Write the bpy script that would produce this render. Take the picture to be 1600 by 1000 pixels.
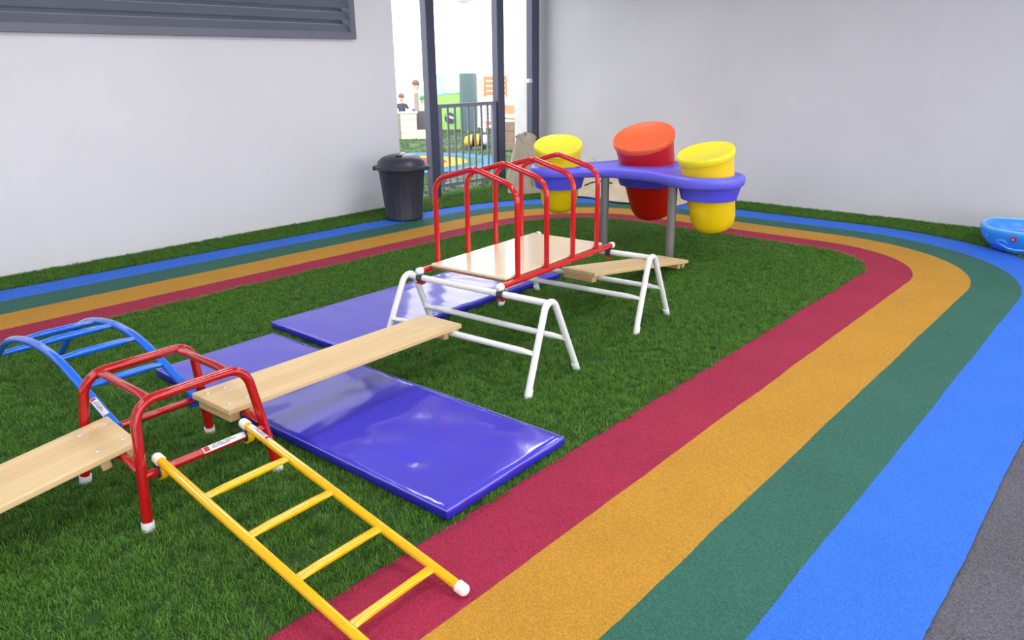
import bpy, bmesh, math, random
from mathutils import Vector, Matrix, noise
random.seed(7)
scene = bpy.context.scene
for o in list(bpy.data.objects): bpy.data.objects.remove(o)
COL = scene.collection
PI = math.pi

# ------------------------------------------------------------------ camera
cam_d = bpy.data.cameras.new('camera'); cam = bpy.data.objects.new('camera', cam_d); COL.objects.link(cam)
YAW, PITCH, ROLL = -0.72973643, 0.32844729, -0.01163964
fw = Vector((math.sin(YAW)*math.cos(PITCH), math.cos(YAW)*math.cos(PITCH), -math.sin(PITCH)))
rt = Vector((math.cos(YAW), -math.sin(YAW), 0)); up = rt.cross(fw)
r2 = rt*math.cos(ROLL)+up*math.sin(ROLL); u2 = -rt*math.sin(ROLL)+up*math.cos(ROLL)
m = Matrix.Identity(4)
for i in range(3): m[i][0], m[i][1], m[i][2] = r2[i], u2[i], -fw[i]
m.translation = Vector((0, 0, 1.55)); cam.matrix_world = m
cam_d.sensor_width = 36; cam_d.lens = 1163.48/1600*36; cam_d.clip_start = .05; cam_d.clip_end = 200
scene.camera = cam

# ------------------------------------------------------------------ world and exposure
wd = bpy.data.worlds.new('overcast_sky'); scene.world = wd; wd.use_nodes = True
bg = wd.node_tree.nodes['Background']; bg.inputs[0].default_value = (1.0, 1.0, 1.0, 1); bg.inputs[1].default_value = 4.5
LAMP_POWER = 25
vs = scene.view_settings; vs.view_transform = 'Standard'; vs.look = 'None'; vs.gamma = 1; vs.use_curve_mapping = False
vs.exposure = -0.34

# ------------------------------------------------------------------ materials
def lin(c): return tuple((x/255/12.92 if x/255 <= .04045 else ((x/255+.055)/1.055)**2.4) for x in c)
MATS = {}
def mat(name, col, rough=.5, metal=0, coat=0, spec=.5, bump=None, mottle=None, rgb=True, sheen=0):
    """col in 0-255 sRGB; bump=(scale, strength, distance, detail); mottle=(scale, amount)"""
    if name in MATS: return MATS[name]
    M = bpy.data.materials.new(name); M.use_nodes = True; nt = M.node_tree; b = nt.nodes['Principled BSDF']
    c = lin(col) if rgb else col
    b.inputs['Base Color'].default_value = (*c, 1); b.inputs['Roughness'].default_value = rough
    b.inputs['Metallic'].default_value = metal; b.inputs['Coat Weight'].default_value = coat; b.inputs['Coat Roughness'].default_value = .03 if coat >= .8 else .1; b.inputs['Coat IOR'].default_value = 1.5
    b.inputs['Specular IOR Level'].default_value = spec if coat < .8 else .15
    tc = nt.nodes.new('ShaderNodeTexCoord')
    if mottle:
        n = nt.nodes.new('ShaderNodeTexNoise'); n.inputs['Scale'].default_value = mottle[0]; n.inputs['Detail'].default_value = 6
        nt.links.new(tc.outputs['Object'], n.inputs['Vector'])
        r = nt.nodes.new('ShaderNodeValToRGB'); a = mottle[1]
        r.color_ramp.elements[0].position = .3; r.color_ramp.elements[1].position = .7
        r.color_ramp.elements[0].color = (*[max(0, x*(1-a)) for x in c], 1); r.color_ramp.elements[1].color = (*[min(1, x*(1+a)) for x in c], 1)
        nt.links.new(n.outputs['Fac'], r.inputs['Fac']); nt.links.new(r.outputs['Color'], b.inputs['Base Color'])
    if bump:
        n = nt.nodes.new('ShaderNodeTexNoise'); n.inputs['Scale'].default_value = bump[0]; n.inputs['Detail'].default_value = bump[3] if len(bump) > 3 else 4
        nt.links.new(tc.outputs['Object'], n.inputs['Vector'])
        bp = nt.nodes.new('ShaderNodeBump'); bp.inputs['Strength'].default_value = bump[1]; bp.inputs['Distance'].default_value = bump[2]
        nt.links.new(n.outputs['Fac'], bp.inputs['Height']); nt.links.new(bp.outputs['Normal'], b.inputs['Normal'])
    MATS[name] = M
    return M

def rubber(name, col, amt=.35):
    M = bpy.data.materials.new(name); M.use_nodes = True; nt = M.node_tree; b = nt.nodes['Principled BSDF']
    c = [x*.82 for x in lin(col)]; b.inputs['Roughness'].default_value = .8; b.inputs['Specular IOR Level'].default_value = .3
    tc = nt.nodes.new('ShaderNodeTexCoord')
    v = nt.nodes.new('ShaderNodeTexVoronoi'); v.inputs['Scale'].default_value = 260; nt.links.new(tc.outputs['Object'], v.inputs['Vector'])
    sep = nt.nodes.new('ShaderNodeSeparateColor'); nt.links.new(v.outputs['Color'], sep.inputs[0])
    n = nt.nodes.new('ShaderNodeTexNoise'); n.inputs['Scale'].default_value = 3; n.inputs['Detail'].default_value = 5; nt.links.new(tc.outputs['Object'], n.inputs['Vector'])
    ad = nt.nodes.new('ShaderNodeMath'); ad.operation = 'MULTIPLY_ADD'; ad.inputs[1].default_value = .35; nt.links.new(n.outputs['Fac'], ad.inputs[0])
    m2 = nt.nodes.new('ShaderNodeMath'); m2.operation = 'MULTIPLY'; m2.inputs[1].default_value = .65; nt.links.new(sep.outputs[0], m2.inputs[0]); nt.links.new(m2.outputs[0], ad.inputs[2])
    r = nt.nodes.new('ShaderNodeValToRGB'); r.color_ramp.elements[0].position = .15; r.color_ramp.elements[1].position = .85
    r.color_ramp.elements[0].color = (*[x*(1-amt) for x in c], 1); r.color_ramp.elements[1].color = (*[min(1, x*(1+amt)) for x in c], 1)
    nt.links.new(ad.outputs[0], r.inputs['Fac']); nt.links.new(r.outputs['Color'], b.inputs['Base Color'])
    bp = nt.nodes.new('ShaderNodeBump'); bp.inputs['Strength'].default_value = .7; bp.inputs['Distance'].default_value = .003
    nt.links.new(v.outputs['Distance'], bp.inputs['Height']); nt.links.new(bp.outputs['Normal'], b.inputs['Normal'])
    MATS[name] = M
    return M

def wood(name, ca, cb, rough=.35, axis='Y', scale=1.0, coat=0.0):
    M = bpy.data.materials.new(name); M.use_nodes = True; nt = M.node_tree; b = nt.nodes['Principled BSDF']
    b.inputs['Roughness'].default_value = rough; b.inputs['Coat Weight'].default_value = coat; b.inputs['Coat Roughness'].default_value = .12
    tc = nt.nodes.new('ShaderNodeTexCoord'); mp = nt.nodes.new('ShaderNodeMapping')
    s = {'Y': (22, .9, 22), 'X': (.9, 22, 22), 'Z': (22, 22, .9)}[axis]
    mp.inputs['Scale'].default_value = [x*scale for x in s]; nt.links.new(tc.outputs['Object'], mp.inputs['Vector'])
    n = nt.nodes.new('ShaderNodeTexNoise'); n.inputs['Scale'].default_value = 1; n.inputs['Detail'].default_value = 8; n.inputs['Roughness'].default_value = .65; n.inputs['Distortion'].default_value = .6
    nt.links.new(mp.outputs[0], n.inputs['Vector'])
    r = nt.nodes.new('ShaderNodeValToRGB'); r.color_ramp.elements[0].position = .28; r.color_ramp.elements[1].position = .72
    r.color_ramp.elements[0].color = (*lin(ca), 1); r.color_ramp.elements[1].color = (*lin(cb), 1)
    nt.links.new(n.outputs['Fac'], r.inputs['Fac']); nt.links.new(r.outputs['Color'], b.inputs['Base Color'])
    bp = nt.nodes.new('ShaderNodeBump'); bp.inputs['Strength'].default_value = .06; bp.inputs['Distance'].default_value = .002
    nt.links.new(n.outputs['Fac'], bp.inputs['Height']); nt.links.new(bp.outputs['Normal'], b.inputs['Normal'])
    MATS[name] = M
    return M

WALL = mat('white_render', (234, 235, 242), .85, bump=(160, .25, .004), mottle=(.7, .03))
WALL_R = mat('dimmed_white_roughcast', (220, 221, 228), .9, bump=(220, .5, .005), mottle=(1.1, .04))  # roughcast toned darker than WALL, painting in the right wall's dimmer light
CEIL = mat('white_ceiling', (222, 222, 224), .9, mottle=(1.5, .03))
GREY_R = rubber('grey_rubber', (104, 103, 112), .45)
RED_R = rubber('red_rubber', (176, 42, 78)); YEL_R = rubber('ochre_rubber', (212, 156, 52), .25)
GRN_R = rubber('green_rubber', (58, 116, 100)); BLU_R = rubber('blue_rubber', (58, 128, 250), .22)
RED_P = mat('red_enamel', (200, 20, 20), .16, coat=1); RED_D = mat('dark_red_enamel', (178, 16, 22), .16, coat=1)
BLUE_P = mat('blue_enamel', (18, 108, 232), .16, coat=1); YEL_P = mat('yellow_enamel', (246, 186, 6), .18, coat=1)
WHITE_P = mat('white_enamel', (238, 240, 242), .22, coat=.8); WHITE_CAP = mat('white_plastic_cap', (240, 240, 240), .4)
PLY = wood('plywood', (238, 214, 178), (248, 230, 200), .3, 'X', .6, coat=.8); PINE = wood('pine_plank', (212, 178, 126), (230, 204, 156), .45, 'Y', .7)
PINE_END = wood('pine_block', (204, 164, 112), (224, 188, 138), .5, 'X', .7); PLY_EDGE = mat('plywood_edge', (150, 104, 78), .6, mottle=(40, .2))
STEEL = mat('zinc_bolt', (214, 216, 220), .35, metal=.5); DARK_RUB = mat('dark_grey_clamp', (62, 64, 70), .5); DUST_BLUE = mat('steel_blue_clamp', (38, 52, 88), .45)
BLUE_HOOK = mat('blue_plastic_hook', (20, 84, 200), .35)
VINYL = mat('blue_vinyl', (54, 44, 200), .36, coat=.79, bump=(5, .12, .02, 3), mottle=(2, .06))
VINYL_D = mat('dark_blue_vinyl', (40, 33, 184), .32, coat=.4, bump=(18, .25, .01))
PIPE_M = mat('highlight_vinyl_piping', (130, 130, 232), .35)  # seam piping, lightened to paint the bright reflection along the mat edges
BIN_M = mat('charcoal_plastic', (47, 50, 66), .5, bump=(60, .08, .003)); BIN_LID = mat('charcoal_lid_plastic', (58, 61, 78), .38)
FRAME_M = mat('navy_charcoal_steel', (70, 75, 100), .4); GATE_M = mat('slate_grey_steel', (128, 134, 154), .45)
LOUV = mat('grey_louvre_metal', (112, 117, 134), .5, mottle=(1.2, .06))
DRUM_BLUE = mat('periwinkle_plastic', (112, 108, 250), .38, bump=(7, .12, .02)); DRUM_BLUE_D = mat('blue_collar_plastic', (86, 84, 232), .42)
DRUM_Y = mat('yellow_plastic', (250, 212, 20), .35, bump=(6, .06, .02)); DRUM_Y2 = mat('lemon_plastic_lid', (246, 232, 44), .38)
DRUM_R = mat('red_plastic', (214, 26, 14), .35); DRUM_R2 = mat('orange_plastic_lid', (242, 98, 44), .38)
POST_G = mat('grey_post', (126, 126, 126), .45, metal=.3)
CANVAS = mat('taupe_canvas', (190, 178, 158), .9, bump=(240, .4, .004), mottle=(6, .1)); CANVAS2 = mat('beige_canvas', (214, 200, 172), .9, bump=(240, .4, .004), mottle=(6, .1))
STRAP = mat('brown_strap', (70, 52, 40), .8); BLACKP = mat('black_plastic', (28, 28, 32), .5)
POOL = mat('sky_blue_plastic', (60, 150, 240), .3); POOL_L = mat('pale_blue_emboss', (130, 196, 250), .35)
PAPER = mat('white_sticker', (238, 236, 240), .5); STK_RED = mat('red_print', (190, 30, 40), .5); STK_TXT = mat('grey_print', (70, 72, 96), .6)
TIMBER = wood('pale_timber', (214, 202, 178), (238, 230, 212), .7, 'X', .5); TIMBER_G = mat('grey_timber', (150, 140, 130), .8, mottle=(8, .15))
SLATE = mat('dark_slate_board', (92, 90, 100), .7); COLM = mat('pale_concrete', (214, 214, 216), .8, mottle=(3, .05)); PAD = mat('grey_green_padding', (88, 108, 112), .7)
TURQ = mat('pale_turquoise', (170, 214, 214), .6); LIME = mat('lime_plastic', (168, 226, 120), .5); MINT = mat('mint_green_plastic', (110, 216, 150), .5)
ORANGE = mat('orange_timber', (222, 140, 104), .7, mottle=(20, .12)); PINKB = mat('pink_timber', (226, 176, 168), .7); BROWN = mat('brown_timber', (140, 118, 104), .8, mottle=(9, .12))
SAND = mat('pale_sand', (232, 222, 200), .95, bump=(30, .6, .02)); WHITEF = mat('white_fence_paint', (232, 232, 234), .6)
PAVE = mat('pale_paving', (232, 230, 226), .9, mottle=(2, .04))
SKIN = mat('skin', (224, 182, 158), .6); HAIR = mat('brown_hair', (112, 96, 86), .8); NAVY = mat('navy_cloth', (70, 72, 92), .85); PALEB = mat('pale_blue_cloth', (190, 214, 232), .85)
SHORTS = mat('blue_cloth', (66, 108, 190), .85); GREENH = mat('green_cloth', (60, 150, 90), .85); WHITEC = mat('white_cloth', (228, 230, 232), .85); EYE = mat('eye_dark', (30, 26, 24), .4)
BEE_Y = mat('bee_yellow_plastic', (246, 186, 40), .4); BEE_W = mat('bee_white_plastic', (240, 240, 240), .4)
TUBE_E = bpy.data.materials.new('lit_fluorescent'); TUBE_E.use_nodes = True
_b = TUBE_E.node_tree.nodes['Principled BSDF']; _b.inputs['Emission Color'].default_value = (1, .98, .95, 1); _b.inputs['Emission Strength'].default_value = 14
def grass_mat(name, base, tip, dirt):
    M = bpy.data.materials.new(name); M.use_nodes = True; nt = M.node_tree; b = nt.nodes['Principled BSDF']
    b.inputs['Roughness'].default_value = .5; b.inputs['Specular IOR Level'].default_value = .3
    oi = nt.nodes.new('ShaderNodeObjectInfo'); at = nt.nodes.new('ShaderNodeAttribute'); at.attribute_name = 'shade'
    ad = nt.nodes.new('ShaderNodeMath'); ad.operation = 'MULTIPLY_ADD'; ad.inputs[1].default_value = .45
    m2 = nt.nodes.new('ShaderNodeMath'); m2.operation = 'MULTIPLY'; m2.inputs[1].default_value = .55
    nt.links.new(oi.outputs['Random'], ad.inputs[0]); nt.links.new(at.outputs['Fac'], m2.inputs[0]); nt.links.new(m2.outputs[0], ad.inputs[2])
    r = nt.nodes.new('ShaderNodeValToRGB'); e = r.color_ramp.elements; e[0].position = .05; e[1].position = .95
    e[0].color = (*lin(base), 1); e[1].color = (*lin(tip), 1); x = e.new(.3); x.color = (*lin(dirt), 1)
    nt.links.new(ad.outputs[0], r.inputs['Fac']); nt.links.new(r.outputs['Color'], b.inputs['Base Color'])
    MATS[name] = M
    return M
GRASS = grass_mat('grass_blades', (40, 92, 20), (108, 160, 60), (68, 114, 32))
TURF = mat('grass_backing', (44, 76, 22), .9, mottle=(25, .4), bump=(120, .5, .01))
GRASS_O = grass_mat('outdoor_grass_blades', (66, 94, 56), (100, 124, 86), (76, 102, 62))
TURF_O = mat('outdoor_turf', (76, 100, 66), .9, mottle=(14, .2), bump=(60, .5, .02))

# ------------------------------------------------------------------ mesh builder
def fillet(pts, rads, n=8):
    pts = [Vector(p) for p in pts]; out = [pts[0]]
    for i in range(1, len(pts)-1):
        r = rads[i-1] if isinstance(rads, (list, tuple)) else rads
        a, p, b = pts[i-1], pts[i], pts[i+1]; d1 = (a-p).normalized(); d2 = (b-p).normalized(); ang = d1.angle(d2)
        if r <= 0 or ang > PI-.01: out.append(p); continue
        t = min(r/math.tan(ang/2), (a-p).length*.49, (b-p).length*.49); rr = t*math.tan(ang/2)
        c = p+(d1+d2).normalized()*(rr/math.sin(ang/2)); s = p+d1*t-c; e = p+d2*t-c; w = s.angle(e)
        for k in range(n+1):
            f = k/n; out.append(c+(s*math.sin((1-f)*w)+e*math.sin(f*w))/math.sin(w))
    out.append(pts[-1])
    return out

class MB:
    def __init__(s): s.v = []; s.f = []
    def add(s, vs, fs):
        o = len(s.v); s.v += [Vector(v) for v in vs]; s.f += [tuple(i+o for i in f) for f in fs]; return s
    def tube(s, path, r, seg=14, cap=True, scale=None, upv=None):
        P = [Vector(p) for p in path]; n = len(P); T = []
        for i in range(n):
            t = (P[min(i+1, n-1)]-P[max(i-1, 0)]); T.append(t.normalized())
        N = Vector(upv) if upv else Vector((0, 0, 1))
        if abs(N.dot(T[0])) > .95: N = Vector((1, 0, 0)) if abs(T[0].x) < .9 else Vector((0, 1, 0))
        N = (N-T[0]*N.dot(T[0])).normalized(); vs = []
        for i in range(n):
            N = (N-T[i]*N.dot(T[i])).normalized(); B = T[i].cross(N)
            su, sv = scale[i] if scale else (1, 1); rr = r[i] if isinstance(r, (list, tuple)) else r
            for k in range(seg):
                a = 2*PI*k/seg; vs.append(P[i]+N*(math.cos(a)*rr*su)+B*(math.sin(a)*rr*sv))
        fs = [(i*seg+k, i*seg+(k+1) % seg, (i+1)*seg+(k+1) % seg, (i+1)*seg+k) for i in range(n-1) for k in range(seg)]
        if cap: fs += [tuple(range(seg-1, -1, -1)), tuple((n-1)*seg+k for k in range(seg))]
        return s.add(vs, fs)
    def rung(s, a, b, r, seg=12):
        a, b = Vector(a), Vector(b); L = (b-a).length; ts = [0, .02/L, .05/L, .085/L, .5, 1-.085/L, 1-.05/L, 1-.02/L, 1]
        sc = [(.55, 1.35), (.55, 1.35), (.72, 1.2), (1, 1), (1, 1), (1, 1), (.72, 1.2), (.55, 1.35), (.55, 1.35)]
        return s.tube([a.lerp(b, t) for t in ts], r, seg, True, sc)
    def capsule(s, a, b, r, seg=14, rounded=True):
        a, b = Vector(a), Vector(b); d = (b-a).normalized(); pts = [a]; rs = [r]
        L = (b-a).length; k = min(r*.8, L*.6)
        for i in range(6):
            t = i/5*PI/2*.98; pts.append(b-d*k+d*(k*math.sin(t))); rs.append(r*math.cos(t))
        return s.tube(pts, rs, seg)
    def box(s, c, size, M=None):
        c = Vector(c); x, y, z = [q/2 for q in size]
        vs = [Vector(p) for p in ((-x, -y, -z), (x, -y, -z), (x, y, -z), (-x, y, -z), (-x, -y, z), (x, -y, z), (x, y, z), (-x, y, z))]
        if M: vs = [M @ v for v in vs]
        return s.add([v+c for v in vs], [(3, 2, 1, 0), (4, 5, 6, 7), (0, 1, 5, 4), (1, 2, 6, 5), (2, 3, 7, 6), (3, 0, 4, 7)])
    def lathe(s, prof, seg=32, c=(0, 0, 0), M=None, fn=None):
        c = Vector(c); vs = []; n = len(prof)
        for r, z in prof:
            for k in range(seg):
                a = 2*PI*k/seg; p = Vector((r*math.cos(a), r*math.sin(a), z))
                if fn: p = fn(p, a)
                vs.append((M @ p if M else p)+c)
        fs = [(i*seg+k, i*seg+(k+1) % seg, (i+1)*seg+(k+1) % seg, (i+1)*seg+k) for i in range(n-1) for k in range(seg)]
        if prof[0][0] > 1e-5: fs.append(tuple(range(seg-1, -1, -1)))
        if prof[-1][0] > 1e-5: fs.append(tuple((n-1)*seg+k for k in range(seg)))
        return s.add(vs, fs)
    def loops(s, rings, cap=(True, True)):
        n = len(rings[0]); vs = [p for r in rings for p in r]
        fs = [(i*n+k, i*n+(k+1) % n, (i+1)*n+(k+1) % n, (i+1)*n+k) for i in range(len(rings)-1) for k in range(n)]
        if cap[0]: fs.append(tuple(range(n-1, -1, -1)))
        if cap[1]: fs.append(tuple((len(rings)-1)*n+k for k in range(n)))
        return s.add(vs, fs)
    def clip(s, c, ax, u, r, th, width, a0, a1, n=20):
        """C-shaped saddle round a bar: centre c, bar direction ax, u = direction of angle 0, opening left between a1 and a0 (degrees)"""
        c, ax, u = Vector(c), Vector(ax).normalized(), Vector(u).normalized(); v = Vector((0, 0, 1)); rings = []
        for k in range(n+1):
            a = math.radians(a0+(a1-a0)*k/n); d = u*math.cos(a)+v*math.sin(a)
            rings.append([c+d*rr+ax*w for rr, w in ((r, -width/2), (r+th, -width/2), (r+th, width/2), (r, width/2))])
        return s.loops(rings)
    def build(s, name, material, parent=None, smooth=True, bevel=0, label=None):
        me = bpy.data.meshes.new(name); me.from_pydata([tuple(v) for v in s.v], [], s.f)
        bm = bmesh.new(); bm.from_mesh(me)
        if bevel:
            es = [e for e in bm.edges if len(e.link_faces) == 2 and e.calc_face_angle(0) > .6]
            bmesh.ops.bevel(bm, geom=es, offset=bevel, segments=2, affect='EDGES', profile=.5)
        bmesh.ops.remove_doubles(bm, verts=bm.verts, dist=1e-6)
        bmesh.ops.recalc_face_normals(bm, faces=bm.faces); bm.to_mesh(me); bm.free()
        me.materials.append(material)
        for p in me.polygons: p.use_smooth = smooth
        if smooth: 
            try: me.set_sharp_from_angle(angle=math.radians(40))
            except Exception: pass
        o = bpy.data.objects.new(name, me); COL.objects.link(o)
        if parent: o.parent = parent
        if label: o['label'] = label
        return o

def tag(o, label, cat, group=None, kind=None):
    o['label'] = label; o['category'] = cat
    if group: o['group'] = group
    if kind: o['kind'] = kind
    return o
def thing(name, label, cat, loc=(0, 0, 0), rz=0, group=None):
    o = bpy.data.objects.new(name, None); COL.objects.link(o); o.location = loc; o.rotation_euler = (0, 0, rz); o.empty_display_size = .1
    return tag(o, label, cat, group)
def struct(o): o['kind'] = 'structure'; return o
def copy_tree(o, parent=None):
    c = o.copy(); COL.objects.link(c)
    if parent: c.parent = parent
    for ch in list(o.children): copy_tree(ch, c)
    return c

# ------------------------------------------------------------------ ground: rubber stripes and lawns
def arc(cx, cy, rx, ry, a0, a1, n): return [(cx+rx*math.cos(a0+(a1-a0)*k/n), cy+ry*math.sin(a0+(a1-a0)*k/n)) for k in range(n+1)]
LC = (-4.2, 5.6); RC = (-2.33, 5.95)
Y0 = -2.5
def edge(xl, sl, yf, xr, seed):
    """one boundary of the horseshoe track: up the left side, across the far end, back down the right"""
    N = 150; pts = []
    for k in range(N): y = Y0+(LC[1]-Y0)*k/N; pts.append((xl+sl*(y-5.6), y))
    pts += arc(LC[0], LC[1], LC[0]-xl, yf-LC[1], PI, PI/2, 60)
    for k in range(1, 50): pts.append((LC[0]+(RC[0]-LC[0])*k/50, yf))
    pts += arc(RC[0], RC[1], xr-RC[0], yf-RC[1], PI/2, 0, 60)
    for k in range(1, N+1): pts.append((xr, RC[1]+(Y0-RC[1])*k/N))
    out = []
    for i, (x, y) in enumerate(pts):
        j = noise.noise(Vector((x*9+seed, y*9, seed)))*.004+noise.noise(Vector((x*2+seed, y*2, seed+5)))*.006
        c = Vector((x+3.3, y-3.5)).normalized(); out.append((x+c.x*j, y+c.y*j))
    return out
E_IN = edge(-5.075, .004, 6.583, -1.692, 1); E_RY = edge(-5.345, .012, 6.887, -1.352, 2); E_YG = edge(-5.70, .015, 7.24, -.968, 3)
E_GB = edge(-6.01, .024, 7.53, -.652, 4); E_BO = edge(-6.30, .031, 7.885, -.272, 5)
floor = struct(MB().box((0, 2.9, -.056), (13.9, 11.2, .1)).build('floor', GREY_R, smooth=False))
def stripe(a, b, name, material, label):
    n = len(a); vs = [(x, y, 0) for x, y in a]+[(x, y, 0) for x, y in b]
    o = MB().add(vs, [(i, i+1, n+i+1, n+i) for i in range(n-1)]).build(name, material, floor, smooth=False, label=label)
    return o
stripe(E_IN, E_RY, 'rubber_stripe', RED_R, 'crimson rubber stripe'); stripe(E_RY, E_YG, 'rubber_stripe', YEL_R, 'ochre yellow rubber stripe')
stripe(E_YG, E_GB, 'rubber_stripe', GRN_R, 'dark green rubber stripe'); stripe(E_GB, E_BO, 'rubber_stripe', BLU_R, 'bright blue rubber stripe')

def blades_mesh(name, n, spread, h, w, material):
    rnd = random.Random(3); vs = []; fs = []; sh = []
    for i in range(n):
        a = rnd.uniform(0, 2*PI); rr = spread*math.sqrt(rnd.random()); x, y = rr*math.cos(a), rr*math.sin(a)
        d = rnd.uniform(0, 2*PI); H = h*rnd.uniform(.65, 1.1); lean = H*rnd.uniform(.15, 1.0); dx, dy = math.cos(d), math.sin(d); px, py = -dy*w/2, dx*w/2
        o = len(vs); k = rnd.random()
        vs += [(x-px, y-py, 0), (x+px, y+py, 0), (x+dx*lean*.35+px*.9, y+dy*lean*.35+py*.9, H*.6), (x+dx*lean*.35-px*.9, y+dy*lean*.35-py*.9, H*.6), (x+dx*lean, y+dy*lean, H*.95)]
        fs += [(o, o+1, o+2, o+3), (o+3, o+2, o+4)]; sh += [k*.8, k*.8, k, k, min(1, k+.15)]
    me = bpy.data.meshes.new(name); me.from_pydata(vs, [], fs); me.materials.append(material)
    at = me.attributes.new('shade', 'FLOAT', 'POINT'); at.data.foreach_set('value', sh)
    ob = bpy.data.objects.new(name, me); COL.objects.link(ob)
    return ob
def scatter(obj, tuft, density, smin, smax, seed):
    ng = bpy.data.node_groups.new('grass_scatter', 'GeometryNodeTree')
    ng.interface.new_socket('Geometry', in_out='INPUT', socket_type='NodeSocketGeometry'); ng.interface.new_socket('Geometry', in_out='OUTPUT', socket_type='NodeSocketGeometry')
    N = ng.nodes; L = ng.links
    gi = N.new('NodeGroupInput'); go = N.new('NodeGroupOutput'); dp = N.new('GeometryNodeDistributePointsOnFaces'); dp.inputs['Density'].default_value = density; dp.inputs['Seed'].default_value = seed
    oi = N.new('GeometryNodeObjectInfo'); oi.inputs['Object'].default_value = tuft; oi.inputs['As Instance'].default_value = True; oi.transform_space = 'ORIGINAL'
    ip = N.new('GeometryNodeInstanceOnPoints'); rr = N.new('FunctionNodeRandomValue'); rr.data_type = 'FLOAT_VECTOR'
    rr.inputs[0].default_value = (-.22, -.22, 0); rr.inputs[1].default_value = (.22, .22, 6.283)
    rs = N.new('FunctionNodeRandomValue'); rs.data_type = 'FLOAT'; rs.inputs[2].default_value = smin; rs.inputs[3].default_value = smax
    jn = N.new('GeometryNodeJoinGeometry')
    L.new(gi.outputs[0], dp.inputs['Mesh']); L.new(dp.outputs['Points'], ip.inputs['Points']); L.new(oi.outputs['Geometry'], ip.inputs['Instance'])
    L.new(rr.outputs[0], ip.inputs['Rotation']); L.new(rs.outputs[1], ip.inputs['Scale'])
    L.new(ip.outputs[0], jn.inputs[0]); L.new(gi.outputs[0], jn.inputs[0]); L.new(jn.outputs[0], go.inputs[0])
    md = obj.modifiers.new('grass', 'NODES'); md.node_group = ng
def ngon(pts, z, name, material):
    bm = bmesh.new(); f = bm.faces.new([bm.verts.new((x, y, z)) for x, y in pts]); bmesh.ops.triangulate(bm, faces=[f])
    bmesh.ops.recalc_face_normals(bm, faces=bm.faces)
    if bm.faces[:][0].normal.z < 0: bmesh.ops.reverse_faces(bm, faces=bm.faces)
    me = bpy.data.meshes.new(name); bm.to_mesh(me); bm.free(); me.materials.append(material)
    o = bpy.data.objects.new(name, me); COL.objects.link(o); return o
lawn = tag(ngon(E_IN, .001, 'artificial_grass', TURF), 'green artificial grass island enclosed by the red stripe', 'grass', kind='stuff')
W_X, W_Y = -6.83, 8.37
def outer(p):
    x, y = p
    if y <= LC[1]: return (W_X-(.18 if y > 5.72 else 0), y)
    if x < LC[0]:
        d = Vector((x-LC[0], y-LC[1])); k = min((W_X-.2-LC[0])/d.x if d.x < -1e-6 else 9, (W_Y-LC[1])/d.y if d.y > 1e-6 else 9); return (LC[0]+d.x*k, LC[1]+d.y*k)
    if x <= RC[0]: return (x, W_Y)
    d = Vector((x-RC[0], y-RC[1])); k = min((1.2-RC[0])/d.x if d.x > 1e-6 else 9, (W_Y-RC[1])/d.y if d.y > 1e-6 else 9); return (RC[0]+d.x*k, RC[1]+d.y*k)
bp_ = [p for i, p in enumerate(E_BO) if not (p[0] > RC[0] and p[1] < RC[1]+.02)]
nb = len(bp_)
border = tag(MB().add([(*p, .001) for p in bp_]+[(*outer(p), .001) for p in bp_], [(i+1, i, nb+i, nb+i+1) for i in range(nb-1)]).build('artificial_grass', TURF, smooth=False), 'narrow green grass border between blue stripe and white walls', 'grass', kind='stuff')
tuft = blades_mesh('grass_tuft', 26, .026, .021, .0016, GRASS); tuft.parent = lawn; tuft.location = (-3.4, -1.5, 0); tuft['kind'] = 'stuff'
scatter(lawn, tuft, 2300, .75, 1.2, 1); scatter(border, tuft, 1900, .8, 1.3, 2)

# ------------------------------------------------------------------ walls, ceiling, louvre
CZ = 3.0
LB, LT, LY0, LY1 = 1.835, 2.75, -2.2, 5.165     # louvre hole
TH = .18; cx = W_X-TH/2
w = MB()
w.box((cx, (Y0-1+5.72)/2, LB/2-.05), (TH, 5.72-Y0+1, LB+.1)); w.box((cx, (Y0-1+5.72)/2, (LT+CZ)/2), (TH, 5.72-Y0+1, CZ-LT))
w.box((cx, (LY1+5.72)/2, (LB+LT)/2), (TH, 5.72-LY1, LT-LB)); w.box((cx, (Y0-1+LY0)/2, (LB+LT)/2), (TH, LY0-Y0+1, LT-LB))
struct(w.build('wall_left', WALL, smooth=False))
struct(MB().box((cx, (5.72+W_Y)/2, 2.865), (TH, W_Y-5.72, .27)).build('lintel', WALL, smooth=False))  # lintel above the opening, out of view
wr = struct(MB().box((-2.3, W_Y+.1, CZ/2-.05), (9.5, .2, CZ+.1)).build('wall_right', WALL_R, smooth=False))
wb = struct(MB().box((0, Y0-1.1, CZ/2-.05), (13.9, .2, CZ+.1)).build('wall_back', WALL, smooth=False))
ceil = struct(MB().box((-1.6, 2.6, CZ+.06), (10.9, 11.9, .12)).build('ceiling', CEIL, smooth=False))

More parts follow.
